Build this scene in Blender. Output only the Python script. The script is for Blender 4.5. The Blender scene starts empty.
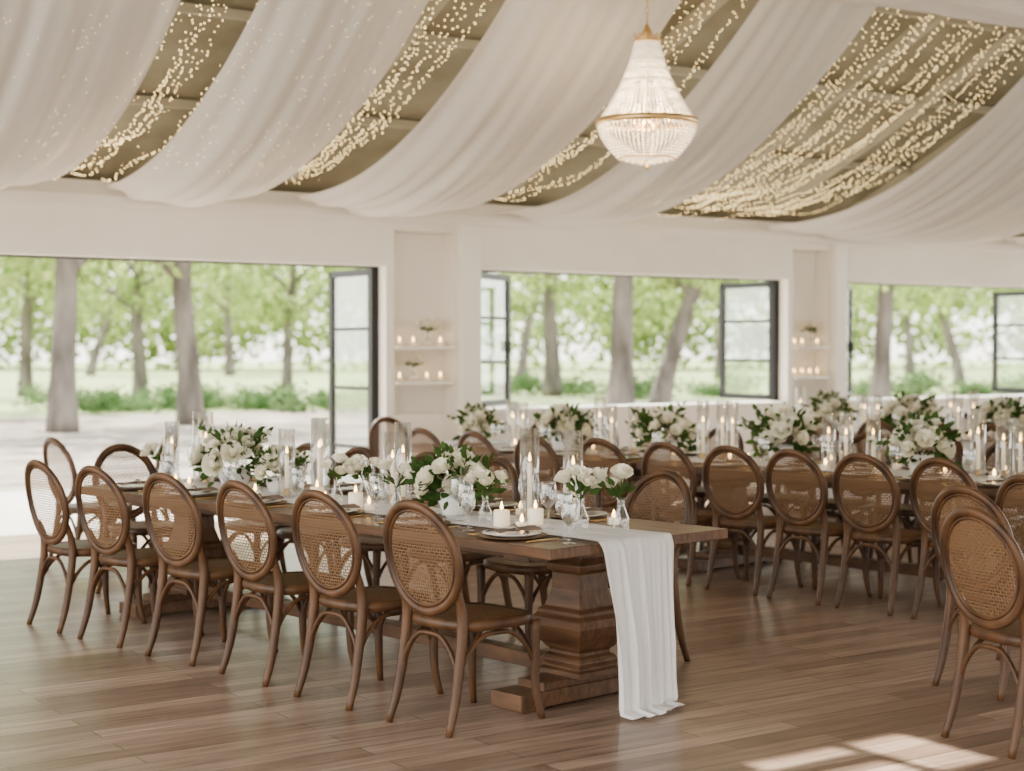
import bpy, math, random
from mathutils import Vector, Matrix, Quaternion
random.seed(7)
scene = bpy.context.scene
col = scene.collection
PI = math.pi

# ------------------------------------------------------------------ materials
def nt(name):
    m = bpy.data.materials.new(name); m.use_nodes = True
    t = m.node_tree; t.nodes.clear()
    o = t.nodes.new('ShaderNodeOutputMaterial')
    return m, t, o
def N(t, typ, **kw):
    n = t.nodes.new(typ)
    for k, v in kw.items():
        if k in n.inputs: n.inputs[k].default_value = v
        else: setattr(n, k, v)
    return n
def pbr(name, c, rough=.5, metal=0, spec=.5, emis=None, es=0, c2=None, scale=8, stretch=(1,1,1), bump=0, detail=4, sheen=0, dist=0.0):
    m, t, o = nt(name)
    b = N(t, 'ShaderNodeBsdfPrincipled')
    b.inputs['Base Color'].default_value = (*c, 1); b.inputs['Roughness'].default_value = rough
    b.inputs['Metallic'].default_value = metal; b.inputs['Specular IOR Level'].default_value = spec
    if emis: b.inputs['Emission Color'].default_value = (*emis, 1); b.inputs['Emission Strength'].default_value = es
    if c2 or bump:
        tc = N(t, 'ShaderNodeTexCoord'); mp = N(t, 'ShaderNodeMapping'); mp.inputs['Scale'].default_value = stretch
        t.links.new(tc.outputs['Object'], mp.inputs['Vector'])
        nz = N(t, 'ShaderNodeTexNoise'); nz.inputs['Scale'].default_value = scale; nz.inputs['Detail'].default_value = detail
        nz.inputs['Distortion'].default_value = dist
        t.links.new(mp.outputs['Vector'], nz.inputs['Vector'])
        if c2:
            r = N(t, 'ShaderNodeValToRGB'); r.color_ramp.elements[0].color = (*c, 1); r.color_ramp.elements[1].color = (*c2, 1)
            r.color_ramp.elements[0].position = .32; r.color_ramp.elements[1].position = .68
            t.links.new(nz.outputs['Fac'], r.inputs['Fac']); t.links.new(r.outputs['Color'], b.inputs['Base Color'])
        if bump:
            bp = N(t, 'ShaderNodeBump'); bp.inputs['Strength'].default_value = bump; bp.inputs['Distance'].default_value = .01
            t.links.new(nz.outputs['Fac'], bp.inputs['Height']); t.links.new(bp.outputs['Normal'], b.inputs['Normal'])
    t.links.new(b.outputs[0], o.inputs['Surface'])
    return m
def fabric(name, c, transp=.15, transl=.4):
    m, t, o = nt(name)
    d = N(t, 'ShaderNodeBsdfDiffuse'); d.inputs['Color'].default_value = (*c, 1)
    tl = N(t, 'ShaderNodeBsdfTranslucent'); tl.inputs['Color'].default_value = (*c, 1)
    tp = N(t, 'ShaderNodeBsdfTransparent')
    m1 = N(t, 'ShaderNodeMixShader'); m1.inputs[0].default_value = transl
    m2 = N(t, 'ShaderNodeMixShader'); m2.inputs[0].default_value = transp
    t.links.new(d.outputs[0], m1.inputs[1]); t.links.new(tl.outputs[0], m1.inputs[2])
    t.links.new(m1.outputs[0], m2.inputs[1]); t.links.new(tp.outputs[0], m2.inputs[2])
    t.links.new(m2.outputs[0], o.inputs['Surface'])
    return m
def glassy(name, tint=(1,1,1), base=.08, rough=.03):
    m, t, o = nt(name)
    tp = N(t, 'ShaderNodeBsdfTransparent'); tp.inputs['Color'].default_value = (*tint, 1)
    g = N(t, 'ShaderNodeBsdfGlossy'); g.inputs['Roughness'].default_value = rough; g.inputs['Color'].default_value = (1,1,1,1)
    lw = N(t, 'ShaderNodeLayerWeight'); lw.inputs['Blend'].default_value = .35
    ma = N(t, 'ShaderNodeMath', operation='MULTIPLY_ADD'); ma.inputs[1].default_value = .55; ma.inputs[2].default_value = base
    mx = N(t, 'ShaderNodeMixShader')
    t.links.new(lw.outputs['Facing'], ma.inputs[0]); t.links.new(ma.outputs[0], mx.inputs[0])
    t.links.new(tp.outputs[0], mx.inputs[1]); t.links.new(g.outputs[0], mx.inputs[2]); t.links.new(mx.outputs[0], o.inputs['Surface'])
    return m
def leafmat(name, c, c2, tl=.45):
    m, t, o = nt(name)
    gi = N(t, 'ShaderNodeTexCoord'); nz = N(t, 'ShaderNodeTexNoise'); nz.inputs['Scale'].default_value = 1.3
    t.links.new(gi.outputs['Object'], nz.inputs['Vector'])
    r = N(t, 'ShaderNodeValToRGB'); r.color_ramp.elements[0].color = (*c, 1); r.color_ramp.elements[1].color = (*c2, 1)
    r.color_ramp.elements[0].position = .35; r.color_ramp.elements[1].position = .65
    t.links.new(nz.outputs['Fac'], r.inputs['Fac'])
    d = N(t, 'ShaderNodeBsdfDiffuse'); tr = N(t, 'ShaderNodeBsdfTranslucent'); mx = N(t, 'ShaderNodeMixShader'); mx.inputs[0].default_value = tl
    t.links.new(r.outputs[0], d.inputs[0]); t.links.new(r.outputs[0], tr.inputs[0])
    t.links.new(d.outputs[0], mx.inputs[1]); t.links.new(tr.outputs[0], mx.inputs[2]); t.links.new(mx.outputs[0], o.inputs['Surface'])
    return m
def emit(name, c, s):
    m, t, o = nt(name); e = N(t, 'ShaderNodeEmission'); e.inputs['Color'].default_value = (*c, 1); e.inputs['Strength'].default_value = s
    t.links.new(e.outputs[0], o.inputs['Surface']); return m
def canemat(name):
    m, t, o = nt(name)
    tc = N(t, 'ShaderNodeTexCoord'); sx = N(t, 'ShaderNodeSeparateXYZ'); t.links.new(tc.outputs['Object'], sx.inputs[0])
    def strand(a, b, k, w):
        c1 = N(t, 'ShaderNodeMath', operation='MULTIPLY'); c1.inputs[1].default_value = a * k; t.links.new(sx.outputs['X'], c1.inputs[0])
        c2 = N(t, 'ShaderNodeMath', operation='MULTIPLY_ADD'); c2.inputs[1].default_value = b * k
        t.links.new(sx.outputs['Z'], c2.inputs[0]); t.links.new(c1.outputs[0], c2.inputs[2])
        f = N(t, 'ShaderNodeMath', operation='FRACT'); t.links.new(c2.outputs[0], f.inputs[0])
        l = N(t, 'ShaderNodeMath', operation='LESS_THAN'); l.inputs[1].default_value = w; t.links.new(f.outputs[0], l.inputs[0]); return l
    s = [strand(1,0,70,.27), strand(0,1,70,.27), strand(.707,.707,50,.16), strand(.707,-.707,50,.16)]
    cur = s[0]
    for q in s[1:]:
        mxm = N(t, 'ShaderNodeMath', operation='MAXIMUM'); t.links.new(cur.outputs[0], mxm.inputs[0]); t.links.new(q.outputs[0], mxm.inputs[1]); cur = mxm
    b = N(t, 'ShaderNodeBsdfPrincipled'); b.inputs['Base Color'].default_value = (.15,.080,.036,1); b.inputs['Roughness'].default_value = .5; b.inputs['Specular IOR Level'].default_value = .3
    tp = N(t, 'ShaderNodeBsdfTransparent'); mx = N(t, 'ShaderNodeMixShader')
    t.links.new(cur.outputs[0], mx.inputs[0]); t.links.new(tp.outputs[0], mx.inputs[1]); t.links.new(b.outputs[0], mx.inputs[2]); t.links.new(mx.outputs[0], o.inputs['Surface'])
    return m

M_chair = pbr('chair_wood', (.034,.0145,.0055), .42, spec=.3, c2=(.105,.047,.018), scale=9, stretch=(1,1,.35), bump=.15)
M_cane = canemat('cane_weave')
M_seat = pbr('woven_seat', (.10,.050,.021), .5, spec=.3, c2=(.15,.082,.038), scale=60, bump=.3)
M_table = pbr('table_wood', (.052,.024,.0105), .38, spec=.35, c2=(.135,.066,.031), scale=5, stretch=(6,.6,3), bump=.1, dist=.6)
M_wall = pbr('painted_wall', (.80,.745,.645), .7, c2=(.84,.785,.69), scale=3)
M_trim = pbr('painted_trim', (.84,.79,.70), .5)
M_steel = pbr('black_steel', (.006,.006,.007), .45, spec=.3)
M_pane = glassy('window_glass', (.86,.92,.88), .02, .0)
M_glass = glassy('clear_glass', (.97,.98,.98), .06, .04)
M_wax = pbr('white_wax', (.88,.82,.70), .5, emis=(1,.66,.32), es=.5)  # flame glow put into the wax as warm emission
M_flame = emit('candle_flame', (1,.56,.18), 20)
M_fairy = emit('fairy_bulb', (1,.70,.28), 17)
M_bulb = emit('warm_bulb', (1,.70,.36), 11)
M_drape = fabric('sheer_drape', (.91,.865,.80), .14, .38)
M_runner = fabric('chiffon_runner', (.90,.88,.87), .05, .25)
M_linen = pbr('white_linen', (.85,.83,.80), .8)
M_roof = pbr('roof_boards', (.21,.19,.12), .7, c2=(.33,.30,.21), scale=2)
M_raft = pbr('rafter_wood', (.44,.40,.29), .6)
M_gold = pbr('aged_gold', (.70,.46,.18), .3, 1)
M_bead = pbr('crystal_bead', (.92,.86,.74), .12, emis=(1,.80,.52), es=.5, spec=.8)  # bulb glow put into the beads as slight emission
M_plate = pbr('porcelain', (.85,.83,.80), .2)
M_charger = pbr('rattan_charger', (.12,.07,.035), .6, c2=(.20,.12,.07), scale=50)
M_napkin = pbr('taupe_napkin', (.18,.13,.10), .85)
M_card = pbr('menu_card', (.85,.82,.75), .7)
M_petal = leafmat('white_petal', (.88,.84,.66), (.94,.91,.81), .25)
M_green = leafmat('foliage_green', (.028,.065,.016), (.10,.16,.045), .3)
M_leaf = leafmat('tree_leaf', (.11,.18,.04), (.38,.46,.15), .5)
M_leafd = leafmat('shrub_leaf', (.04,.09,.025), (.13,.20,.08), .4)
M_bark = pbr('tree_bark', (.055,.045,.035), .9, c2=(.19,.165,.14), scale=3, stretch=(1,1,.3), bump=.5)
M_grass = pbr('grass', (.14,.20,.06), .9, c2=(.33,.38,.14), scale=.6)
M_patio = pbr('patio_stone', (.42,.38,.33), .8, c2=(.52,.48,.42), scale=1.2)
M_mulch = pbr('leaf_litter', (.07,.052,.034), .95, c2=(.40,.34,.27), scale=.9, detail=8)

def floormat():
    m, t, o = nt('wood_plank_floor')
    tc = N(t, 'ShaderNodeTexCoord')
    br = N(t, 'ShaderNodeTexBrick'); br.offset = .37; br.squash = 1
    br.inputs['Color1'].default_value = (.19,.125,.088,1); br.inputs['Color2'].default_value = (.37,.265,.20,1); br.inputs['Mortar'].default_value = (.07,.048,.036,1)
    br.inputs['Scale'].default_value = 1; br.inputs['Mortar Size'].default_value = .003; br.inputs['Brick Width'].default_value = 1.25; br.inputs['Row Height'].default_value = .125
    br.inputs['Bias'].default_value = 0
    t.links.new(tc.outputs['Object'], br.inputs['Vector'])
    mp = N(t, 'ShaderNodeMapping'); mp.inputs['Scale'].default_value = (1.5, 22, 1); t.links.new(tc.outputs['Object'], mp.inputs['Vector'])
    nz = N(t, 'ShaderNodeTexNoise'); nz.inputs['Scale'].default_value = 1.6; nz.inputs['Detail'].default_value = 6; nz.inputs['Distortion'].default_value = .5
    t.links.new(mp.outputs[0], nz.inputs['Vector'])
    r = N(t, 'ShaderNodeValToRGB'); r.color_ramp.elements[0].color = (.52,.50,.49,1); r.color_ramp.elements[1].color = (1.25,1.22,1.2,1)
    r.color_ramp.elements[0].position = .3; r.color_ramp.elements[1].position = .7
    t.links.new(nz.outputs['Fac'], r.inputs['Fac'])
    mx = N(t, 'ShaderNodeMixRGB', blend_type='MULTIPLY'); mx.inputs[0].default_value = .95
    t.links.new(br.outputs['Color'], mx.inputs[1]); t.links.new(r.outputs[0], mx.inputs[2])
    b = N(t, 'ShaderNodeBsdfPrincipled'); b.inputs['Roughness'].default_value = .33
    t.links.new(mx.outputs[0], b.inputs['Base Color'])
    bp = N(t, 'ShaderNodeBump'); bp.inputs['Strength'].default_value = .12; bp.inputs['Distance'].default_value = .004
    t.links.new(nz.outputs['Fac'], bp.inputs['Height']); t.links.new(bp.outputs[0], b.inputs['Normal'])
    t.links.new(b.outputs[0], o.inputs['Surface']); return m
M_floor = floormat()

# ------------------------------------------------------------------ mesh builder
class MB:
    def __init__(s): s.v=[]; s.f=[]; s.m=[]; s.sm=[]
    def add(s, vs, fs, mat=0, smooth=True):
        o=len(s.v); s.v.extend([tuple(v) for v in vs])
        for f in fs: s.f.append(tuple(i+o for i in f)); s.m.append(mat); s.sm.append(smooth)
    def box(s, c, sz, mat=0, M=None):
        x,y,z=c; a,b,d=sz[0]/2,sz[1]/2,sz[2]/2
        vs=[Vector((x+i*a,y+j*b,z+k*d)) for k in (-1,1) for j in (-1,1) for i in (-1,1)]
        if M: vs=[M@v for v in vs]
        s.add(vs,[(0,2,3,1),(4,5,7,6),(0,1,5,4),(2,6,7,3),(0,4,6,2),(1,3,7,5)],mat,False)
    def tube(s, pts, rad, seg=8, closed=False, mat=0, caps=True, flat=1.0):
        pts=[Vector(p) for p in pts]; n=len(pts)
        if not hasattr(rad,'__len__'): rad=[rad]*n
        tang=[]
        for i in range(n):
            if closed: tg=pts[(i+1)%n]-pts[i-1]
            else: tg=pts[min(i+1,n-1)]-pts[max(i-1,0)]
            tang.append(tg.normalized())
        ref=Vector((0,1,0)) if abs(tang[0].y)<.8 else Vector((1,0,0))
        u=(ref-tang[0]*ref.dot(tang[0])).normalized(); vs=[]
        for i in range(n):
            if i>0:
                u=(u-tang[i]*u.dot(tang[i])).normalized()
            w=tang[i].cross(u)
            for k in range(seg):
                a=2*PI*k/seg
                vs.append(pts[i]+(u*math.cos(a)*flat+w*math.sin(a))*rad[i])
        fs=[]
        for i in range(n if closed else n-1):
            j=(i+1)%n
            for k in range(seg):
                l=(k+1)%seg
                fs.append((i*seg+k,i*seg+l,j*seg+l,j*seg+k))
        if caps and not closed:
            fs.append(tuple(range(seg))[::-1]); fs.append(tuple((n-1)*seg+k for k in range(seg)))
        s.add(vs,fs,mat,True)
    def lathe(s, prof, seg=20, c=(0,0,0), mat=0, sq=False, smooth=True, rot=0, capb=True, capt=True):
        vs=[];fs=[];n=len(prof)
        for (r,z) in prof:
            for k in range(seg):
                a=2*PI*k/seg+rot; vs.append((c[0]+r*math.cos(a),c[1]+r*math.sin(a),c[2]+z))
        for i in range(n-1):
            for k in range(seg):
                l=(k+1)%seg; fs.append((i*seg+k,i*seg+l,(i+1)*seg+l,(i+1)*seg+k))
        if capb: fs.append(tuple(range(seg))[::-1])
        if capt: fs.append(tuple((n-1)*seg+k for k in range(seg)))
        s.add(vs,fs,mat,smooth)
    def octa(s,c,r,mat=0,h=1.0):
        x,y,z=c; s.add([(x+r,y,z),(x-r,y,z),(x,y+r,z),(x,y-r,z),(x,y,z+r*h),(x,y,z-r*h)],[(0,2,4),(2,1,4),(1,3,4),(3,0,4),(2,0,5),(1,2,5),(3,1,5),(0,3,5)],mat,True)
    def ball(s,c,r,mat=0,seg=8,rings=6,h=1.0):
        pr=[(max(r*math.sin(PI*i/rings),r*.02),-r*h*math.cos(PI*i/rings)) for i in range(rings+1)]
        s.lathe(pr,seg,c,mat)
    def grid(s, fn, nu, nv, mat=0, smooth=True):
        vs=[fn(i/nu,j/nv) for j in range(nv+1) for i in range(nu+1)]
        fs=[(j*(nu+1)+i,j*(nu+1)+i+1,(j+1)*(nu+1)+i+1,(j+1)*(nu+1)+i) for j in range(nv) for i in range(nu)]
        s.add(vs,fs,mat,smooth)
    def mesh(s,name,mats):
        me=bpy.data.meshes.new(name); me.from_pydata(s.v,[],s.f)
        for m in mats: me.materials.append(m)
        me.polygons.foreach_set('material_index',s.m); me.polygons.foreach_set('use_smooth',s.sm)
        me.update(); return me
def obj(name, me, loc=(0,0,0), rz=0, scale=1, bevel=0):
    o=bpy.data.objects.new(name,me); o.location=loc; o.rotation_euler=(0,0,rz)
    if not hasattr(scale,'__len__'): scale=(scale,)*3
    o.scale=scale; col.objects.link(o)
    if bevel:
        b=o.modifiers.new('bevel','BEVEL'); b.width=bevel; b.segments=2; b.limit_method='ANGLE'
    return o
def catmull(P,n=6):
    P=[Vector(p) for p in P]; out=[]
    Q=[P[0]*2-P[1]]+P+[P[-1]*2-P[-2]]
    for i in range(1,len(Q)-2):
        for k in range(n):
            t=k/n; a,b,c,d=Q[i-1],Q[i],Q[i+1],Q[i+2]
            out.append(.5*((2*b)+(c-a)*t+(2*a-5*b+4*c-d)*t*t+(3*b-3*c+d-a)*t**3))
    out.append(P[-1]); return out
def lerp_list(R,n):
    out=[]
    for i in range(len(R)-1):
        for k in range(n): out.append(R[i]+(R[i+1]-R[i])*k/n)
    return out+[R[-1]]

# ------------------------------------------------------------------ frames
WD=Vector((.8262,.5633)); WN=Vector((-.5633,.8262)); P0=Vector((-4.31,13.5)); WA=math.atan2(.5633,.8262)
def W(k,d,z=0): p=P0+WD*k-WN*d; return Vector((p.x,p.y,z))
TA=math.radians(42.5); TX=Vector((math.cos(TA),math.sin(TA))); TY=Vector((-math.sin(TA),math.cos(TA))); T0=Vector((.158,6.65))
def T(n,s,z=0): p=T0+TX*n+TY*s; return Vector((p.x,p.y,z))
def wall_box(name,k0,k1,d0,d1,z0,z1,mat,bevel=0):
    b=MB(); b.box((0,0,0),(k1-k0,abs(d1-d0),z1-z0)); me=b.mesh(name,[mat])
    return obj(name,me,W((k0+k1)/2,(d0+d1)/2,(z0+z1)/2),WA,1,bevel)

# ------------------------------------------------------------------ room shell
fl=MB(); fl.box((0,0,-.05),(30,18.4,.1)); obj('floor',fl.mesh('floor',[M_floor]),W(7,9.1,0),WA)
wb=MB()
def wseg(k0,k1,z0,z1,d0=-.22,d1=0): wb.box(((k0+k1)/2,-(d0+d1)/2,(z0+z1)/2),(k1-k0,d1-d0,z1-z0))
ZT=3.06; OP=2.40; SILL=.94
wseg(-8,-1.6,0,ZT); wseg(-1.6,3.73,OP,ZT)
def niche(k0,k1,ka,kb,zlo,zhi):
    wseg(k0,ka,0,ZT); wseg(kb,k1,0,ZT,-.22,.0); wseg(ka,kb,0,zlo); wseg(ka,kb,zhi,ZT); wseg(ka,kb,zlo,zhi,-.30,-.22)
niche(3.73,4.80,3.82,4.52,.95,2.75)
wseg(4.80,9.10,OP,ZT); wseg(4.80,9.10,0,SILL)
niche(9.10,10.0,9.18,9.76,.95,2.75)
wseg(10.0,14.15,OP,ZT); wseg(10.0,14.15,0,SILL); wseg(14.15,22,0,ZT)
obj('wall_back',wb.mesh('wall_back',[M_wall]),(P0.x,P0.y,0),WA)
wf=MB(); FD=18.2  # unseen front wall, added to cut the flat light from behind the camera
def fseg(k0,k1,z0,z1): wf.box(((k0+k1)/2,-(FD+.1),(z0+z1)/2),(k1-k0,.2,z1-z0))
fseg(-8,22,2.6,3.35)
for i in range(7): fseg(-8+i*4.93,-8+i*4.93+.42,0,2.6)
obj('added_front_wall',wf.mesh('added_front_wall',[M_wall]),(P0.x,P0.y,0),WA)
for i,(k0,k1) in enumerate([(4.55,4.78),(9.79,9.98)]):
    wall_box('trim_%d'%(i+1),k0,k1,.0,.10,0,2.84,M_trim,.008)
wall_box('trim_3',-8,22,.0,.06,2.84,2.94,M_trim,.006)
wall_box('trim_4',4.8,9.1,-.24,.05,SILL,SILL+.04,M_trim,.006)
wall_box('trim_5',10.0,14.15,-.24,.05,SILL,SILL+.04,M_trim,.006)
wall_box('baseboard_back',4.8,9.1,.0,.02,0,.14,M_trim,.004)
for (ka,kb) in [(3.83,4.51),(9.19,9.75)]:
    for z in (1.27,1.62):
        wall_box('niche_shelf',ka,kb,-.20,.06,z-.03,z,M_trim,.004)
def leaf(name,k,ang,w,z0,z1,bars,sgn=1):
    b=MB(); t=.065; h=z1-z0
    b.box((w/2,0,z0+t/2),(w,.05,t)); b.box((w/2,0,z1-t/2),(w,.05,t))
    b.box((t/2,0,(z0+z1)/2),(t,.05,h)); b.box((w-t/2,0,(z0+z1)/2),(t,.05,h))
    for i in range(1,bars+1): b.box((w/2,0,z0+h*i/(bars+1)),(w,.03,.035))
    b.box((w/2,0,(z0+z1)/2),(w-t,.008,h-t),1)
    b.box((w-.09,-.04,z0+h*.45),(.02,.04,.12))
    a=WA+ang if sgn>0 else WA+PI-ang
    obj(name,b.mesh(name,[M_steel,M_pane]),W(k,-.17,0),a)
leaf('door_1',3.68,PI/2,.88,.02,OP-.02,3,-1)
leaf('door_2',-1.5,PI/2,.88,.02,OP-.02,3,1)
leaf('window_1',4.86,math.radians(33),.92,SILL+.05,OP-.02,2,1)
leaf('window_2',9.04,PI/2,.92,SILL+.05,OP-.02,2,-1)
leaf('window_3',10.06,math.radians(33),.92,SILL+.05,OP-.02,2,1)
leaf('window_4',14.09,PI/2,.92,SILL+.05,OP-.02,2,-1)
for i,(k0,k1,z0) in enumerate([(-1.6,3.73,0),(4.8,9.1,SILL+.04),(10.0,14.15,SILL+.04)]):
    b=MB(); t=.02; ts=.08
    b.box(((k0+k1)/2,.17,OP-t/2),(k1-k0,.05,t))
    b.box((k0+ts/2,.17,(z0+OP)/2),(ts,.06,OP-z0)); b.box((k1-ts/2,.17,(z0+OP)/2),(ts,.06,OP-z0))
    obj('window_frame' if i else 'door_frame',b.mesh('frame',[M_steel]),(P0.x,P0.y,0),WA)

RL=9.2
def rz(d): return 3.13+.43*d
rb=MB()
def rpanel(k0,k1,d0,d1,f=rz):
    vs=[W(k0,d0,f(d0)),W(k1,d0,f(d0)),W(k1,d1,f(d1)),W(k0,d1,f(d1))]
    vs+= [v+Vector((0,0,.12)) for v in vs]
    rb.add(vs,[(0,1,2,3),(7,6,5,4),(0,4,5,1),(1,5,6,2),(2,6,7,3),(3,7,4,0)],0,False)
HK0,HK1,HD0,HD1=.15,1.0,5.2,5.62  # made-up opening in the unseen roof, lets the sun patch onto the floor
rpanel(-8,22,-.2,HD0); rpanel(-8,HK0,HD0,HD1); rpanel(HK1,22,HD0,HD1); rpanel(-8,22,HD1,RL); rpanel(.62,.70,HD0,HD1); rpanel(.15,.62,5.34,5.40)  # narrow bars across the opening are added to break up the sun patch
rpanel(-8,22,RL,18.8,lambda d: rz(RL)-.40*(d-RL))  # unseen front slope, added to darken the interior
obj('ceiling',rb.mesh('ceiling',[M_roof]))
rf=MB()
def beam(p,q,w,h):
    p=Vector(p);q=Vector(q); d=(q-p); d.normalize(); s=d.cross(Vector((0,0,1))).normalized(); u=s.cross(d)
    vs=[]
    for e in (p,q):
        for a,b_ in ((-1,-1),(1,-1),(1,1),(-1,1)): vs.append(e+s*a*w/2+u*b_*h/2)
    rf.add(vs,[(0,1,2,3),(7,6,5,4),(0,4,5,1),(1,5,6,2),(2,6,7,3),(3,7,4,0)],0,False)
for i in range(-5,17):
    k=i*1.22+.1
    beam(W(k,.3,rz(.3)-.07),W(k,5,rz(5)-.07),.07,.12)
for d in (1.2,2.4,3.6,4.8):
    beam(W(-8,d,rz(d)-.05),W(22,d,rz(d)-.05),.05,.07)
obj('roof_rafters',rf.mesh('roof_rafters',[M_raft]))

# ceiling drapes
def zb(d): return 2.98+.125*max(0,d-.5)**2+.10*min(0,d-.5)**2
gaps=[(-2.6,-2.0),(.22,.80),(2.05,2.70),(4.22,4.98),(6.25,8.65),(12.0,12.8),(15.0,15.6)]
bands=[(-5.2,-2.6)]+[(gaps[i][1],gaps[i+1][0]) for i in range(len(gaps)-1)]+[(15.6,19)]
DB=4.35
for bi,(k0,k1) in enumerate(bands):
    ph=random.random()*9; w=k1-k0
    m=MB()
    def fn(u,v,second=False):
        c=2*u-1
        if not second: d=v*DB; z=zb(d); e=math.sin(PI*min(1,v*1.0))
        else: d=DB+v*(8.9-DB); z0=zb(DB); z1=rz(8.9)-.25; z=z0+(z1-z0)*v-.48*4*v*(1-v); e=math.sin(PI*v)
        k=k0+w*u
        mid=(k0+k1)/2
        shr=1+.02*e+.02*math.exp(-((d-.6)/.5)**2)
        k=mid+(k-mid)*shr
        z-=.22*(1-c*c)*(.35+.65*e)
        z+=.018*math.sin(u*w*16+ph+.6*math.sin(d*1.3+ph))+.012*math.sin(u*w*37+2*ph+d)+.014*math.sin(u*w*7-ph+d*.7)
        z=min(z,rz(d)-.03)
        return W(k,max(d,.07),z)
    nu=int(max(48,w*44))
    m.grid(lambda u,v:fn(u,v),nu,46)
    obj('ceiling_drape',m.mesh('ceiling_drape',[M_drape]))
    if not (k0<1.4 and k1>.0) :  # rear drape span left out here so sun from the made-up opening passes
        m=MB(); m.grid(lambda u,v:fn(u,v,True),nu,24); obj('ceiling_drape',m.mesh('ceiling_drape_b',[M_drape]))
cs=MB()
def cf(u,v):
    k=-3+u*20
    z=4.40+.008*(k-4.7)**2+ .03*math.sin(k*1.3)
    a=v*2*PI; r=.17+.02*math.sin(a*7+k*.8)
    return W(k,DB+math.cos(a)*r*1.2,z+.12+math.sin(a)*r*.75)
cs.grid(cf,120,40); obj('ceiling_swag',cs.mesh('ceiling_swag',[M_drape]))

fb=MB()
for (g0,g1) in gaps[:-1]:
    w=g1-g0; n=max(9,int((w+.1)/.075))
    for i in range(n):
        k=g0-.05+(w+.1)*(i+.5)/n; off=random.uniform(.05,.32); d=random.random()*.06+.12; ph=random.random()*6
        while d<4.05:
            z=zb(d)+off+.03*math.sin(d*5+ph); kk=k+.03*math.sin(d*1.7+ph)+random.uniform(-.025,.025)
            fb.octa(W(kk,d,min(z,rz(d)-.05)),.0043); d+=.052+random.uniform(-.025,.03)
for i in range(60):
    k=-2.2+random.random()*4.4
    for j in range(8):
        d=random.uniform(1.9,4.0); fb.octa(W(k+random.uniform(-.1,.1),d,zb(d)-.26),.0024)
obj('fairy_lights',fb.mesh('fairy_lights',[M_fairy]))

# ------------------------------------------------------------------ chandelier
def chandelier(loc):
    b=MB(); R=.365; ztop=.62
    def ring(r,z,th,mat=0): b.tube([(r*math.cos(2*PI*i/40),r*math.sin(2*PI*i/40),z) for i in range(40)],th,6,True,mat)
    b.lathe([(R-.006,-.022),(R+.014,-.022),(R+.018,0),(R+.014,.022),(R-.006,.022)],48,mat=0,capb=False,capt=False)
    ring(.085,ztop,.012); ring(.10,ztop-.02,.008); ring(.21,-.265,.009)
    for i in range(14):
        a=2*PI*i/14; b.tube([(.085*math.cos(a),.085*math.sin(a),ztop),(.105*math.cos(a),.105*math.sin(a),ztop+.03)],.005,5)
    ns=60
    for i in range(ns):
        a=2*PI*i/ns; ca,sa=math.cos(a),math.sin(a)
        nb=32
        for j in range(nb):
            t=j/(nb-1); z=ztop*(1-t); r=.085+(R-.085)*(t**1.75*.75+.25*t)
            b.ball((r*ca,r*sa,z),.0088 if j%4 else .0115,1,5,4)
        nb=13
        for j in range(nb):
            t=j/(nb-1); z=-.015-.25*t; r=R-(R-.21)*(t**1.7)
            b.ball((r*ca,r*sa,z),.0100,1,5,4)
    for rr in (.17,.13,.09,.05):
        n=int(rr*2*PI/.028)
        for i in range(n):
            a=2*PI*i/n; b.ball((rr*math.cos(a),rr*math.sin(a),-.275-(.17-rr)*.25),.011,1,5,4)
    b.ball((0,0,-.33),.02,0,8,6)
    b.tube([(0,0,-.3),(0,0,.78)],.008,6)
    b.lathe([(.02,.60),(.06,.63),(.03,.68),(.015,.72)],16)
    for i in range(6):
        a=PI*i/3; x,y=.17*math.cos(a),.17*math.sin(a)
        b.tube([(0,0,.02),(x*.6,y*.6,-.06),(x,y,-.02)],.006,5); b.lathe([(.012,-.02),(.012,.05)],8,(x,y,0))
        b.ball((x,y,.085),.024,2,8,6,1.6)
    for i in range(3):
        a=PI*2*i/3; b.ball((.06*math.cos(a),.06*math.sin(a),.28),.02,2,8,6,1.5)
    z=.78
    for i in range(9):
        ring_pts=[]
        for q in range(10):
            t=2*PI*q/10; c=.014*math.cos(t); h=.028*math.sin(t)
            ring_pts.append((c,0,z+h) if i%2 else (0,c,z+h))
        b.tube(ring_pts,.004,5,True); z+=.046
    return obj('chandelier',b.mesh('chandelier',[M_gold,M_bead,M_bulb]),loc)
CH=Vector((1.0,11.9,3.27)); chandelier(CH)
l=bpy.data.lights.new('chandelier_lamp','POINT'); l.energy=70; l.color=(1,.72,.42); l.shadow_soft_size=.12
lo=bpy.data.objects.new('chandelier_lamp',l); lo.location=CH+Vector((0,0,.08)); col.objects.link(lo)

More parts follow.
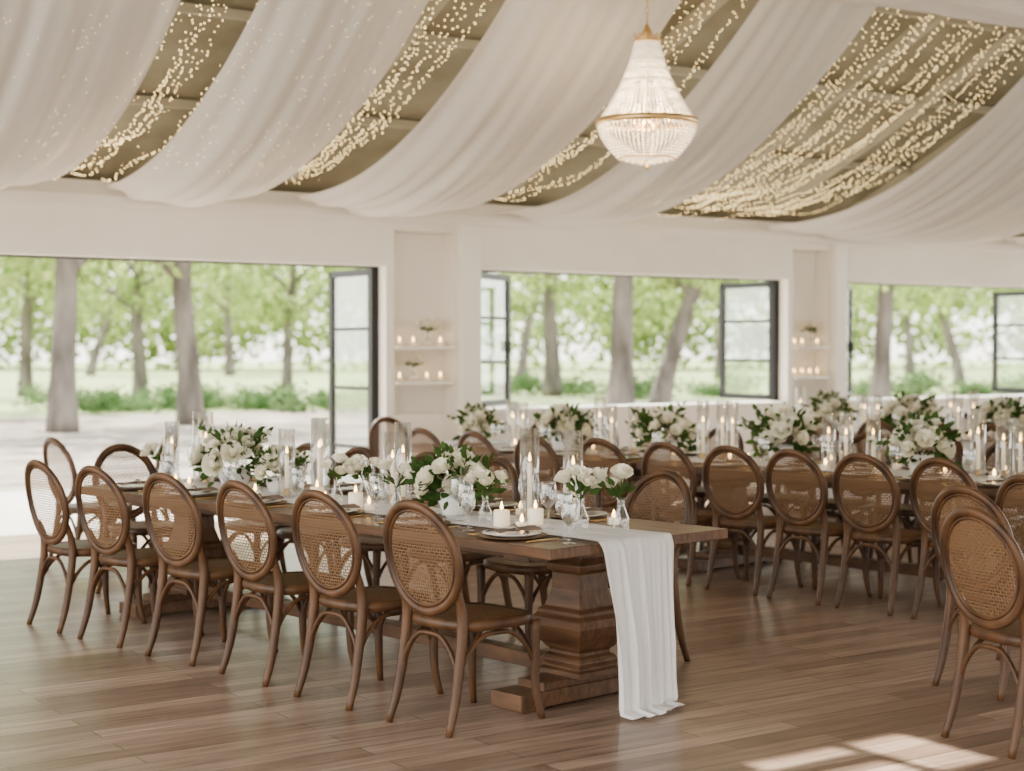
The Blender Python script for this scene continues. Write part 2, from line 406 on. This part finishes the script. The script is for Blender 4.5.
# ------------------------------------------------------------------ chair
def chair_mesh():
    b=MB()
    def yb(z): return -.222-(z-.47)*.20
    cz=.722; A=.222; B=.228
    def ov(a,sa=A,sb=B):
        x=sa*math.cos(a); z=cz+sb*math.sin(a); return (x,yb(z)-.025*(1-(x/A)**2),z)
    b.tube([ov(2*PI*i/44) for i in range(44)],.0205,8,True,0,flat=.8)
    b.tube([ov(2*PI*i/44,A-.026,B-.026) for i in range(44)],.008,6,True,0)
    vs=[];n=32
    for j in range(1,5):
        for i in range(n):
            a=2*PI*i/n; vs.append(ov(a,(A-.02)*j/4,(B-.02)*j/4))
    vs.append((0,yb(cz)-.025,cz)); fs=[(n*4,i,(i+1)%n) for i in range(n)]
    for j in range(3):
        for i in range(n): fs.append((j*n+i,(j+1)*n+i,(j+1)*n+(i+1)%n,j*n+(i+1)%n))
    b.add(vs,fs,1,True)
    for sx in (-1,1):
        P=[(sx*.192,-.300,0),(sx*.184,-.256,.14),(sx*.178,-.222,.32),(sx*.176,-.208,.45),(sx*.175,-.218,.53),(sx*.182,-.243,.60)]
        b.tube(catmull(P,4),lerp_list([.0155,.020,.023,.024,.021,.016],4),8,flat=1.0)
        P=[(sx*.218,.218,0),(sx*.203,.196,.12),(sx*.200,.190,.28),(sx*.205,.190,.43)]
        b.tube(catmull(P,4),lerp_list([.015,.018,.022,.025],4),8)
    def so(a,k=1.0):
        c,s_=math.cos(a),math.sin(a)
        x=math.copysign(abs(c)**.62,c)*.235; y=math.copysign(abs(s_)**.62,s_)*.225
        x*=1-.10*(1-(y+.225)/.45)
        return x*k,y*k
    n=40; rings=[(.93,.415),(1,.422),(1.02,.44),(1.0,.458),(.96,.464),(.86,.462)]
    vs=[(*so(2*PI*i/n,k),z) for k,z in rings for i in range(n)]
    fs=[(j*n+i,j*n+(i+1)%n,(j+1)*n+(i+1)%n,(j+1)*n+i) for j in range(len(rings)-1) for i in range(n)]
    fs.append(tuple(range(n))[::-1]); b.add(vs,fs,0,True)
    vs=[(*so(2*PI*i/n,k),z) for k,z in ((.87,.460),(.6,.468),(.3,.471)) for i in range(n)]
    fs=[(j*n+i,j*n+(i+1)%n,(j+1)*n+(i+1)%n,(j+1)*n+i) for j in range(2) for i in range(n)]; fs.append(tuple(2*n+k for k in range(n)))
    b.add(vs,fs,2,True)
    def brace(p,q):
        p=Vector(p);q=Vector(q);m=(p+q)/2
        P=[p,p.lerp(q,.12)+Vector((0,0,.09)),p.lerp(q,.3)+Vector((0,0,.155)),m+Vector((0,0,.165)),p.lerp(q,.7)+Vector((0,0,.155)),p.lerp(q,.88)+Vector((0,0,.09)),q]
        b.tube(catmull(P,3),.0110,6)
    z=.235
    brace((-.2,.19,z),(.2,.19,z)); brace((-.18,-.235,z),(.18,-.235,z))
    brace((-.2,.19,z),(-.18,-.235,z)); brace((.2,.19,z),(.18,-.235,z))
    return b.mesh('dining_chair',[M_chair,M_cane,M_seat])
ME_chair=chair_mesh()
def chair(p,face,jit=.06):
    obj('dining_chair',ME_chair,(p.x,p.y,0),face-PI/2+random.uniform(-jit,jit))
aX=TA; aY=TA+PI/2
for s_,n_ in ((.40,-.09),(1.07,-.10),(1.74,-.08),(2.42,-.10),(3.10,-.13),(3.70,-.14)): chair(T(n_,s_),aX+.05)
for s_ in (.80,1.45,2.1,2.75,3.4,4.0): chair(T(1.26,s_),aX+PI)
chair(T(.62,4.40),aY+PI)
chair(Vector((-3.02,11.6,0)),aX); chair(Vector((-3.0,12.6,0)),aX+PI*.9)
NT2=3.95
for s_ in (.34,.90,1.42,1.96,2.5,3.15,3.8,4.45,5.1): chair(T(NT2-.16,s_),aX+.05,.09)
for s_ in (-.1,.5,1.1,1.7,2.3,2.9,3.7,4.4,5.1,5.8): chair(T(NT2+1.27,s_),aX+PI)
chair(T(NT2+.55,6.55),aY+PI)
NT3=7.9
for s_ in (1.7,2.3,2.9,3.5,4.1,4.7): chair(T(NT3-.2,s_),aX)
for s_ in (1.9,2.6,3.3,4.0,4.7): chair(T(NT3+1.3,s_),aX+PI)
chair(Vector((2.13,6.50,0)),math.radians(26),0)
chair(Vector((2.36,7.55,0)),math.radians(33),0)
chair(Vector((2.85,8.15,0)),math.radians(30),0)

# ------------------------------------------------------------------ tables
def table(L,n,s,cloth=False):
    b=MB(); w=1.15
    nb=6
    for i in range(nb): b.box((w*(i+.5)/nb,L/2,.7375),(w/nb-.002,L-.26,.045))
    b.box((w/2,.065,.7375),(w,.128,.046)); b.box((w/2,L-.065,.7375),(w,.128,.046))
    b.box((.2,L/2,.69),(.03,L-.5,.05)); b.box((w-.2,L/2,.69),(.03,L-.5,.05))
    for y in (.40,L-.40):
        b.box((w/2,y,.685),(.80,.16,.06))
        b.box((w/2,y,.045),(.92,.20,.07)); b.box((w/2,y,.095),(.62,.17,.04))
        for sx in (-1,1): b.box((w/2+sx*.38,y,.01),(.14,.20,.02))
        pr=[(.14,.11),(.14,.135),(.118,.145),(.125,.175),(.115,.195),(.098,.205),(.098,.22),(.115,.235),(.145,.29),(.158,.335),(.158,.37),(.138,.39),(.138,.405),(.115,.42),(.092,.50),(.090,.575),(.108,.59),(.112,.615),(.098,.625),(.125,.65),(.125,.67)]
        b.lathe([(r*1.414,z) for r,z in pr],4,(w/2,y,0),0,smooth=False,rot=PI/4)
    b.box((w/2,L/2,.13),(.10,L-1.0,.07))
    p=T(n,s); obj('dining_table',b.mesh('dining_table',[M_table]),(p.x,p.y,0),TA,1,.004)
    if cloth:
        c=MB()
        def cf(i,k):
            P=2*(w+L); t=(i%1)*P
            if t<w: x,y,nx,ny=t,0,0,-1
            elif t<w+L: x,y,nx,ny=w,t-w,1,0
            elif t<2*w+L: x,y,nx,ny=w-(t-w-L),L,0,1
            else: x,y,nx,ny=0,L-(t-2*w-L),-1,0
            dd=.012+k*(.035+.025*math.sin(t*22)+.01*math.sin(t*41))
            return Vector((x+nx*dd,y+ny*dd,.768-k*.72))
        c.grid(cf,400,10); c.add([(-.012,-.012,.768),(w+.012,-.012,.768),(w+.012,L+.012,.768),(-.012,L+.012,.768)],[(0,1,2,3)],0,False)
        obj('tablecloth',c.mesh('tablecloth',[M_linen]),(p.x,p.y,0),TA)
table(4.15,0,0); table(3.75,NT2,-.55); table(2.9,NT2,3.25); table(3.9,NT3,1.3,True)

def runner(L,n,s,front=True,width=.46):
    b=MB(); xc=.51; z0=.768
    path=[]
    ns=60
    for i in range(ns+1): path.append((L-(L)*i/ns+0.0,z0,0))
    path+= [(-.012,z0-.004,.0),(-.022,z0-.02,.05)]
    if front:
        for i in range(1,31): t=i/30; path.append((-.030-.02*t,z0-.02-(z0-.035)*t,.05+.95*t))
        path+=[(-.08,.012,1),(-.12,.010,1)]
    nu=64; vs=[]
    for j,(y,z,dr) in enumerate(path):
        for i in range(nu+1):
            u=i/nu; c=2*u-1
            wv=1-.20*math.sin(min(dr,1)*PI*.6)+.04*dr
            x=xc+.035*dr+c*width/2*wv+.014*math.sin(y*3.1+s)*(dr==0)+(.012*math.sin(u*30+dr*2)*dr)
            fold=(.024*math.sin(u*27+dr*1.4)+.014*math.sin(u*47+1+dr*2))*min(1,dr*1.6)
            yy=y-abs(fold)-.3*fold; zz=z
            if dr==0: zz=z+.0035*(1+math.sin(c*14+y*2.2)*math.sin(y*7+c*3))
            if dr>=1 and z<.02: zz=z+abs(fold)*.6; yy-=.03*math.sin(u*5)
            vs.append((x,yy,zz))
    fs=[(j*(nu+1)+i,j*(nu+1)+i+1,(j+1)*(nu+1)+i+1,(j+1)*(nu+1)+i) for j in range(len(path)-1) for i in range(nu)]
    b.add(vs,fs,0,True); p=T(n,s); obj('table_runner',b.mesh('table_runner',[M_runner]),(p.x,p.y,0),TA)
runner(4.1,0,0); runner(3.7,NT2,-.55,False); runner(2.85,NT2,3.25,False)

# ------------------------------------------------------------------ tabletop items
ZT_=.764
def rose(b,c,axis,R,mat=0,full=True):
    q=Vector((0,0,1)).rotation_difference(Vector(axis).normalized()).to_matrix(); c=Vector(c)
    t0=random.random()*6
    b.ball(c+q@Vector((0,0,R*.1)),R*.42,mat,6,5)
    layers=[(.42,.55,4,1.0,.95),(.66,.75,5,.85,.85),(.86,.9,5,.68,.85),(1.0,1.0,6,.50,.8)] if full else [(.5,.6,3,1.0,1.1),(1.0,.9,5,.6,.9)]
    for (r,op,n,h,wd) in layers:
        for k in range(n):
            th=t0+2*PI*k/n+r*2; vs=[]
            for j in range(4):
                v=j/3
                for i in range(4):
                    u=i/1.5-1; a=th+u*wd*(.55+.45*math.sin(PI*min(v*.8+.15,1)))
                    rad=R*r*(.30+.70*math.sin(v*PI/2))*(1+.18*op*max(0,v-.6)*2.0)*(1+.05*u*u)
                    z=R*(-.55+(.55+h)*v*(.92) -.16*u*u*v - (.3*op*max(0,v-.7)))
                    vs.append(c+q@Vector((rad*math.cos(a),rad*math.sin(a),z)))
            fs=[(j*4+i,j*4+i+1,(j+1)*4+i+1,(j+1)*4+i) for j in range(3) for i in range(3)]
            b.add(vs,fs,mat,True)
def leafc(b,p,d,L,w,mat):
    p=Vector(p); d=Vector(d).normalized(); s=d.cross(Vector((random.uniform(-1,1),random.uniform(-1,1),random.uniform(-.3,1)))).normalized(); u=s.cross(d)
    vs=[p,p+d*L*.35+s*w+u*w*.3,p+d*L*.35-s*w+u*w*.3,p+d*L*.7+s*w*.8+u*w*.2,p+d*L*.7-s*w*.8+u*w*.2,p+d*L,p+d*L*.5]
    b.add(vs,[(0,1,6),(0,6,2),(1,3,6),(6,4,2),(3,5,6),(6,5,4)],mat,True)
def arrangement(seed,R=.17,n=26):
    random.seed(seed); b=MB()
    b.lathe([(.05,0),(.065,.01),(.085,.07),(.08,.11),(.075,.11)],20,mat=2,capt=False)
    cz=.16
    for i in range(n):
        a=i*2.399; h=(i+.5)/n; el=1.2*PI/2*(1-h)-.20
        rr=R*random.uniform(.65,1.22)
        d=Vector((math.cos(a)*math.cos(el)*1.2,math.sin(a)*math.cos(el),math.sin(el)*.85))
        rose(b,Vector((0,0,cz))+d*rr,d+Vector((0,0,.3)),random.uniform(.030,.058),0)
    for i in range(170):
        a=random.random()*6.28; el=random.uniform(-.6,1.4); d=Vector((math.cos(a)*math.cos(el)*1.25,math.sin(a)*math.cos(el),math.sin(el)))
        leafc(b,Vector((0,0,cz-.02))+d*R*random.uniform(.5,1.1),d+Vector((0,0,random.uniform(-.3,.3))),random.uniform(.05,.085),random.uniform(.012,.024),1)
    for i in range(11):
        a=random.random()*6.28; d=Vector((math.cos(a)*1.2,math.sin(a),random.uniform(.0,1.1))).normalized()
        p=Vector((0,0,cz)); q=p+d*R*random.uniform(1.4,1.75)
        b.tube([p,q],.0025,4,mat=1)
        for k in range(7): leafc(b,p.lerp(q,.5+.08*k),d+Vector((random.uniform(-1,1),random.uniform(-1,1),random.uniform(-.5,1))),.055,.013,1)
        if i%2: rose(b,q,d,.022,0,False)
    return b.mesh('flower_arrangement',[M_petal,M_green,M_plate])
ARR=[arrangement(1,.155,23),arrangement(2,.140,19),arrangement(3,.160,24)]
def budvase(seed):
    random.seed(seed); b=MB()
    b.lathe([(.026,0),(.032,.01),(.034,.05),(.016,.09),(.014,.12),(.018,.13)],14,mat=2,capt=False)
    for i in range(6):
        d=Vector((random.uniform(-.6,.6),random.uniform(-.6,.6),1)).normalized(); p=Vector((0,0,.06)); q=p+d*random.uniform(.12,.20)
        b.tube([p,Vector((0,0,.12)),q],.002,4,mat=1)
        rose(b,q,d,random.uniform(.026,.040),0,i<4)
    for i in range(16):
        d=Vector((random.uniform(-1,1),random.uniform(-1,1),random.uniform(.2,1))).normalized(); leafc(b,Vector((0,0,.13))+d*random.uniform(.01,.07),d,.06,.013,1)
    return b.mesh('bud_vase',[M_petal,M_green,M_glass])
BUD=[budvase(5),budvase(6)]
def taper(h):
    b=MB(); r=.047
    b.lathe([(r,0),(r,h),(r-.003,h),(r-.003,.012)],24,mat=0,capt=False); b.lathe([(r-.004,.004),(r-.004,.012)],24,mat=0)
    b.lathe([(.022,.010),(.024,.03),(.013,.035),(.013,.05)],12,mat=3)
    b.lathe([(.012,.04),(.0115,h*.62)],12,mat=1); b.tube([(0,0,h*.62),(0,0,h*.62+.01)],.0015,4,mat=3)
    b.lathe([(.001,h*.62+.006),(.008,h*.62+.014),(.0065,h*.62+.028),(.0008,h*.62+.050)],8,mat=2)
    return b.mesh('hurricane_candle',[M_glass,M_wax,M_flame,M_gold])
TAP=[taper(.44),taper(.38),taper(.32)]
def pillar():
    b=MB(); b.lathe([(.036,0),(.038,.004),(.038,.072),(.034,.076),(.010,.072)],20,mat=0)
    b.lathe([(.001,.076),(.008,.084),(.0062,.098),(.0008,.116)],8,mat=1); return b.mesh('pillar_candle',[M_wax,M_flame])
PIL=pillar()
def votive():
    b=MB(); b.lathe([(.024,0),(.031,.01),(.034,.06),(.032,.06),(.028,.012)],16,mat=0,capt=False)
    b.lathe([(.026,.006),(.027,.035)],14,mat=1); b.lathe([(.001,.036),(.010,.044),(.008,.058),(.0008,.078)],8,mat=2)
    return b.mesh('votive_candle',[M_glass,M_wax,M_flame])
VOT=votive()
def wineglass():
    b=MB(); b.lathe([(.034,0),(.034,.003),(.006,.006),(.0035,.02),(.0035,.085),(.010,.095),(.034,.12),(.041,.15),(.037,.20),(.034,.215),(.033,.215),(.036,.20),(.0395,.15),(.033,.123),(.009,.099)],20,mat=0,capt=False)
    return b.mesh('wine_glass',[M_glass])
WG=wineglass()
def setting():
    b=MB()
    b.lathe([(.10,0),(.155,.010),(.158,.014),(.10,.006)],28,(0,0,0),0)
    b.lathe([(.08,.008),(.13,.022),(.133,.025),(.08,.014)],28,(0,0,0),1)
    def nf(u,v): return Vector((-.12+.26*u,(-.05+.10*v)*(.45+1.1*abs(u-.5)),.030+.012*math.sin(v*PI)+.004*math.sin(v*19+u*5)))
    b.grid(nf,10,10,2); b.tube([(.01,-.03,.035),(.01,0,.052),(.01,.03,.035)],.010,6,mat=2)
    b.box((0.0,0,.047),(.10,.05,.0015),3,Matrix.Rotation(.15,4,'Z'))
    for y,k in ((.19,1),(.165,1),(-.19,2)):
        b.tube([(-.09,y,.004),(.03,y,.005)],.0035,5,mat=4)
        b.box((.065,y,.005),(.07,.014 if k==2 else .018,.003),4)
    return b.mesh('place_setting',[M_charger,M_plate,M_napkin,M_card,M_gold])
SET=setting()
def put(name,me,n,s,sc=1,r=None,z=ZT_):
    p=T(n,s,z); obj(name,me,p,TA+(random.uniform(0,6.28) if r is None else r),sc)
random.seed(11)
ZR=ZT_+.007
for s_ in (.42,1.08,1.76,2.44,3.10,3.74):
    put('place_setting',SET,.17,s_,1,0,.761); put('wine_glass',WG,.27,s_-.23,1,0,.761); put('wine_glass',WG,.20,s_-.33,.85,0,.761)
for s_ in (.80,1.45,2.1,2.75,3.4,3.95):
    put('place_setting',SET,.98,s_,1,PI,.761); put('wine_glass',WG,.83,s_+.23,1,0,.761); put('wine_glass',WG,.91,s_+.33,.85,0,.761)
put('wine_glass',WG,.47,.50,1,0,ZR); put('wine_glass',WG,.37,1.02,1,0,ZR)
put('flower_arrangement',ARR[0],.54,1.24,1.0,0,ZR); put('flower_arrangement',ARR[2],.54,3.24,1.1,1.0,ZR)
put('flower_arrangement',ARR[1],.60,2.88,.8,.4,ZR)
for n_,s_,k in ((.66,.22,0),(.52,.34,1),(.46,2.12,0),(.56,2.02,1),(.42,.88,1),(.5,4.0,0),(.42,1.56,0)): put('bud_vase',BUD[k],n_,s_,1.15 if s_<.4 else 1,None,ZR)
for n_,s_,k in ((.69,.86,0),(.69,.56,0),(.64,1.78,0),(.68,1.92,1),(.56,2.42,0),(.66,2.54,0),(.47,2.60,1),(.58,3.62,0),(.64,3.78,0),(.48,3.85,1)):
    put('hurricane_candle',TAP[k],n_,s_,1,0,ZR)
for n_,s_ in ((.38,.72),(.54,.66),(.42,1.9),(.46,2.3)): put('pillar_candle',PIL,n_,s_,1,0,ZR)
for n_,s_ in ((.36,.56),(.80,.40),(.37,1.72),(.78,1.02),(.79,1.60),(.36,2.75),(.78,2.2),(.36,3.45),(.79,3.08),(.37,3.62),(.78,3.55),(.37,2.1)):
    put('votive_candle',VOT,n_,s_,1,0,ZR-.004)
for s_ in (-.2,.34,.88,1.42,1.96,2.5,3.5,4.1,4.7,5.3):
    put('place_setting',SET,NT2+.17,s_,1,0,.761); put('wine_glass',WG,NT2+.27,s_-.26,1,0,.761); put('place_setting',SET,NT2+.98,s_,1,PI,.761); put('wine_glass',WG,NT2+.86,s_+.26,1,0,.761)
for s_,k,sc in ((1.15,0,1.15),(2.30,1,1.25),(3.42,2,1.1),(.1,1,1.1),(4.55,1,1.1),(5.6,0,1)): put('flower_arrangement',ARR[k],NT2+.56,s_,sc,None,ZR)
for s_ in (.45,.60,.75,1.55,1.70,1.85,2.72,2.87,3.02,3.80,3.95,4.12,4.95,5.1,5.25,-.25): put('hurricane_candle',TAP[random.choice((0,0,1))],NT2+random.uniform(.48,.64),s_,1,0,ZR)
for i,s_ in enumerate((-.1,.5,.68,.85,1.5,1.78,2.05,2.62,2.95,3.15,3.72,4.0,4.25,4.9,5.2,1.35,.3,2.45)): put('votive_candle',VOT,NT2+(.36 if i%2 else .79),s_,1.1,0,ZR-.004)
for s_,k in ((1.8,0),(2.9,1),(3.9,2),(4.8,0)): put('flower_arrangement',ARR[k],NT3+.58,s_,1.15,None,.769)
for s_ in (1.5,2.15,2.3,2.45,3.2,3.35,3.5,4.22,4.37,4.5,5.1): put('hurricane_candle',TAP[random.choice((0,1))],NT3+random.uniform(.45,.75),s_,1,0,.769)
for s_ in (1.7,2.3,2.9,3.5,4.1,4.7): put('wine_glass',WG,NT3+.34,s_-.24,1,0,.769); put('place_setting',SET,NT3+.17,s_,1,0,.769)
for s_ in (2.0,2.4,2.6,3.1,3.4,4.2,4.4,5.0): put('votive_candle',VOT,NT3+.38,s_,1.1,0,.769)
for (ka,kb) in [(3.85,4.48),(9.22,9.72)]:
    for z in (1.27,1.62):
        for j in range(4):
            if z<1.3 and j==1 and ka<9: continue
            if z>1.3 and j==2 : continue
            p=W(ka+(kb-ka)*(j+.5)/4,-.08,z); obj('votive_candle',VOT,p,0,1.2)
obj('bud_vase',BUD[0],W(4.08,-.08,1.27),0,1.1)
obj('bud_vase',BUD[0],W(4.25,-.08,1.62),0,1.1)
obj('bud_vase',BUD[1],W(9.53,-.06,1.62),0,1.2)

# ------------------------------------------------------------------ exterior
def strip(name,k0,k1,d0,d1,z,mat,n=1):
    b=MB(); b.box(((k0+k1)/2,-(d0+d1)/2,z-.05),(k1-k0,d1-d0,.1)); obj(name,b.mesh(name,[mat]),(P0.x,P0.y,0),WA)
strip('patio',-25,35,-4.5,-.22,-.02,M_patio)
strip('ground_litter',-45,60,-24,-4.5,-.03,M_mulch)
strip('lawn',-120,160,-170,-24,-.04,M_grass)
strip('ground_front',-40,60,18.4,60,-.04,M_patio)

random.seed(21)
def canopy(seed,n,clumps,rx,rz_,cz,ls):
    random.seed(seed); b=MB()
    cs=[]
    for _ in range(clumps):
        while True:
            p=Vector((random.uniform(-1,1),random.uniform(-1,1),random.uniform(-1,1)))
            if p.length<1: break
        cs.append(Vector((p.x*rx,p.y*rx,cz+p.z*rz_)))
    for i in range(n):
        c=random.choice(cs)+Vector((random.gauss(0,.55),random.gauss(0,.55),random.gauss(0,.38)))*(rx/3.5)
        if c.z<.05: c.z=.05+random.random()*.2
        a=Vector((random.gauss(0,1),random.gauss(0,1),random.gauss(0,1))).normalized(); s=a.orthogonal().normalized(); t=a.cross(s)
        l=ls*random.uniform(.6,1.4)
        b.add([c-s*l,c-t*l*.55,c+s*l,c+t*l*.55],[(0,1,2,3)],1,False)
    return b
def tree_mesh(seed,h,r,lean,cn=2700):
    b=canopy(seed,cn,24,4.2,2.6,6.2,.15)
    P=[(0,0,0),(lean*.2,0,1.2),(lean*.6,.1,2.8),(lean,.0,4.6),(lean*1.1,.2,h)]
    b.tube(catmull(P,4),lerp_list([r*1.35,r,r*.88,r*.75,r*.3],4),12,mat=0)
    for i in range(7):
        a=i*1.9+seed; z0=3.0+.45*i; x0=lean*min(1,z0/4.6)
        b.tube(catmull([(x0,0,z0),(x0+math.cos(a)*1.2,math.sin(a)*1.2,z0+.9),(x0+math.cos(a)*2.8,math.sin(a)*2.8,z0+1.6)],3),lerp_list([r*.42,r*.26,r*.08],3),7,mat=0)
    return b.mesh('tree',[M_bark,M_leaf])
TR=[tree_mesh(1,9,.25,.1),tree_mesh(2,9,.24,-.2),tree_mesh(3,9,.23,1.5)]
def at(u,D): return ((u-512)/1600*D,D)
for (u,D,k,sc,rr) in [(62,31,0,1,0),(190,34,1,1.0,1),(140,52,0,.9,2),(25,54,1,.9,3),(286,54,2,.8,1.5),(-60,40,1,1,0),
                   (552,54,0,1.1,1.4),(620,38,1,1.15,2.6),(658,41,2,1.0,.3),(520,75,2,1,1),(460,44,0,1,1),
                   (880,42,1,1.0,2.9),(960,70,2,1,2),(1060,50,0,1,3),(1130,60,1,1,0),(720,88,0,1.1,0),(230,95,1,1.1,0),(90,95,2,1.1,0),(390,80,0,1.2,1),(910,100,1,1.1,1)]:
    x,y=at(u,D); obj('tree',TR[k],(x,y,-.04),rr,sc)
def bush(seed,n=800):
    b=canopy(seed,n,12,1.5,.35,.38,.085); return b.mesh('shrub',[M_bark,M_leafd])
BU=[bush(31),bush(32)]
random.seed(5)
for u in range(75,360,31):
    x,y=at(u+random.uniform(-6,6),42+random.uniform(-2,2)); obj('shrub',random.choice(BU),(x,y,-.04),random.random()*6,(1,1,random.uniform(.55,.85)))
for u in list(range(510,760,44))+list(range(850,1100,44)):
    x,y=at(u+random.uniform(-9,9),54+random.uniform(-3,3)); obj('shrub',random.choice(BU),(x,y,-.04),random.random()*6,(1.1,1.1,random.uniform(.6,1)))
def farmass(seed):
    b=canopy(seed,2200,24,9,4.4,5.0,.34); return b.mesh('far_trees',[M_bark,M_leaf])
FM=[farmass(41),farmass(42)]
for i in range(14):
    x,y=at(-150+i*98,122+random.uniform(-8,12)); obj('distant_trees',FM[i%2],(x,y,-.04),random.random()*6,(1.1,1.1,1))

# ------------------------------------------------------------------ light
w=bpy.data.worlds.new('sky'); scene.world=w; w.use_nodes=True; t=w.node_tree; t.nodes.clear()
o=t.nodes.new('ShaderNodeOutputWorld'); bg=t.nodes.new('ShaderNodeBackground'); bg.inputs['Strength'].default_value=6.4
tc=t.nodes.new('ShaderNodeTexCoord'); sp=t.nodes.new('ShaderNodeSeparateXYZ'); r=t.nodes.new('ShaderNodeValToRGB')
r.color_ramp.elements[0].color=(1,.95,.855,1); r.color_ramp.elements[1].color=(.82,.88,1,1); r.color_ramp.elements[1].position=.85
t.links.new(tc.outputs['Generated'],sp.inputs[0]); t.links.new(sp.outputs['Z'],r.inputs[0]); t.links.new(r.outputs[0],bg.inputs[0]); t.links.new(bg.outputs[0],o.inputs[0])
sun=bpy.data.lights.new('sun','SUN'); sun.energy=28; sun.color=(1,.94,.82); sun.angle=.012
so_=bpy.data.objects.new('sun',sun); col.objects.link(so_)
el=math.radians(55); S=Vector((WN.x*math.cos(el),WN.y*math.cos(el),math.sin(el)))
so_.rotation_euler=S.to_track_quat('Z','Y').to_euler(); so_.location=(0,0,30)

# ------------------------------------------------------------------ camera
cam=bpy.data.cameras.new('camera'); cam.lens=56.25; cam.sensor_width=36; cam.clip_end=500
co=bpy.data.objects.new('camera',cam); col.objects.link(co); co.location=(0,0,1.6)
co.rotation_euler=(math.radians(90-1.34),0,0); scene.camera=co
cam.dof.use_dof=True; cam.dof.focus_distance=7.4; cam.dof.aperture_fstop=1.8
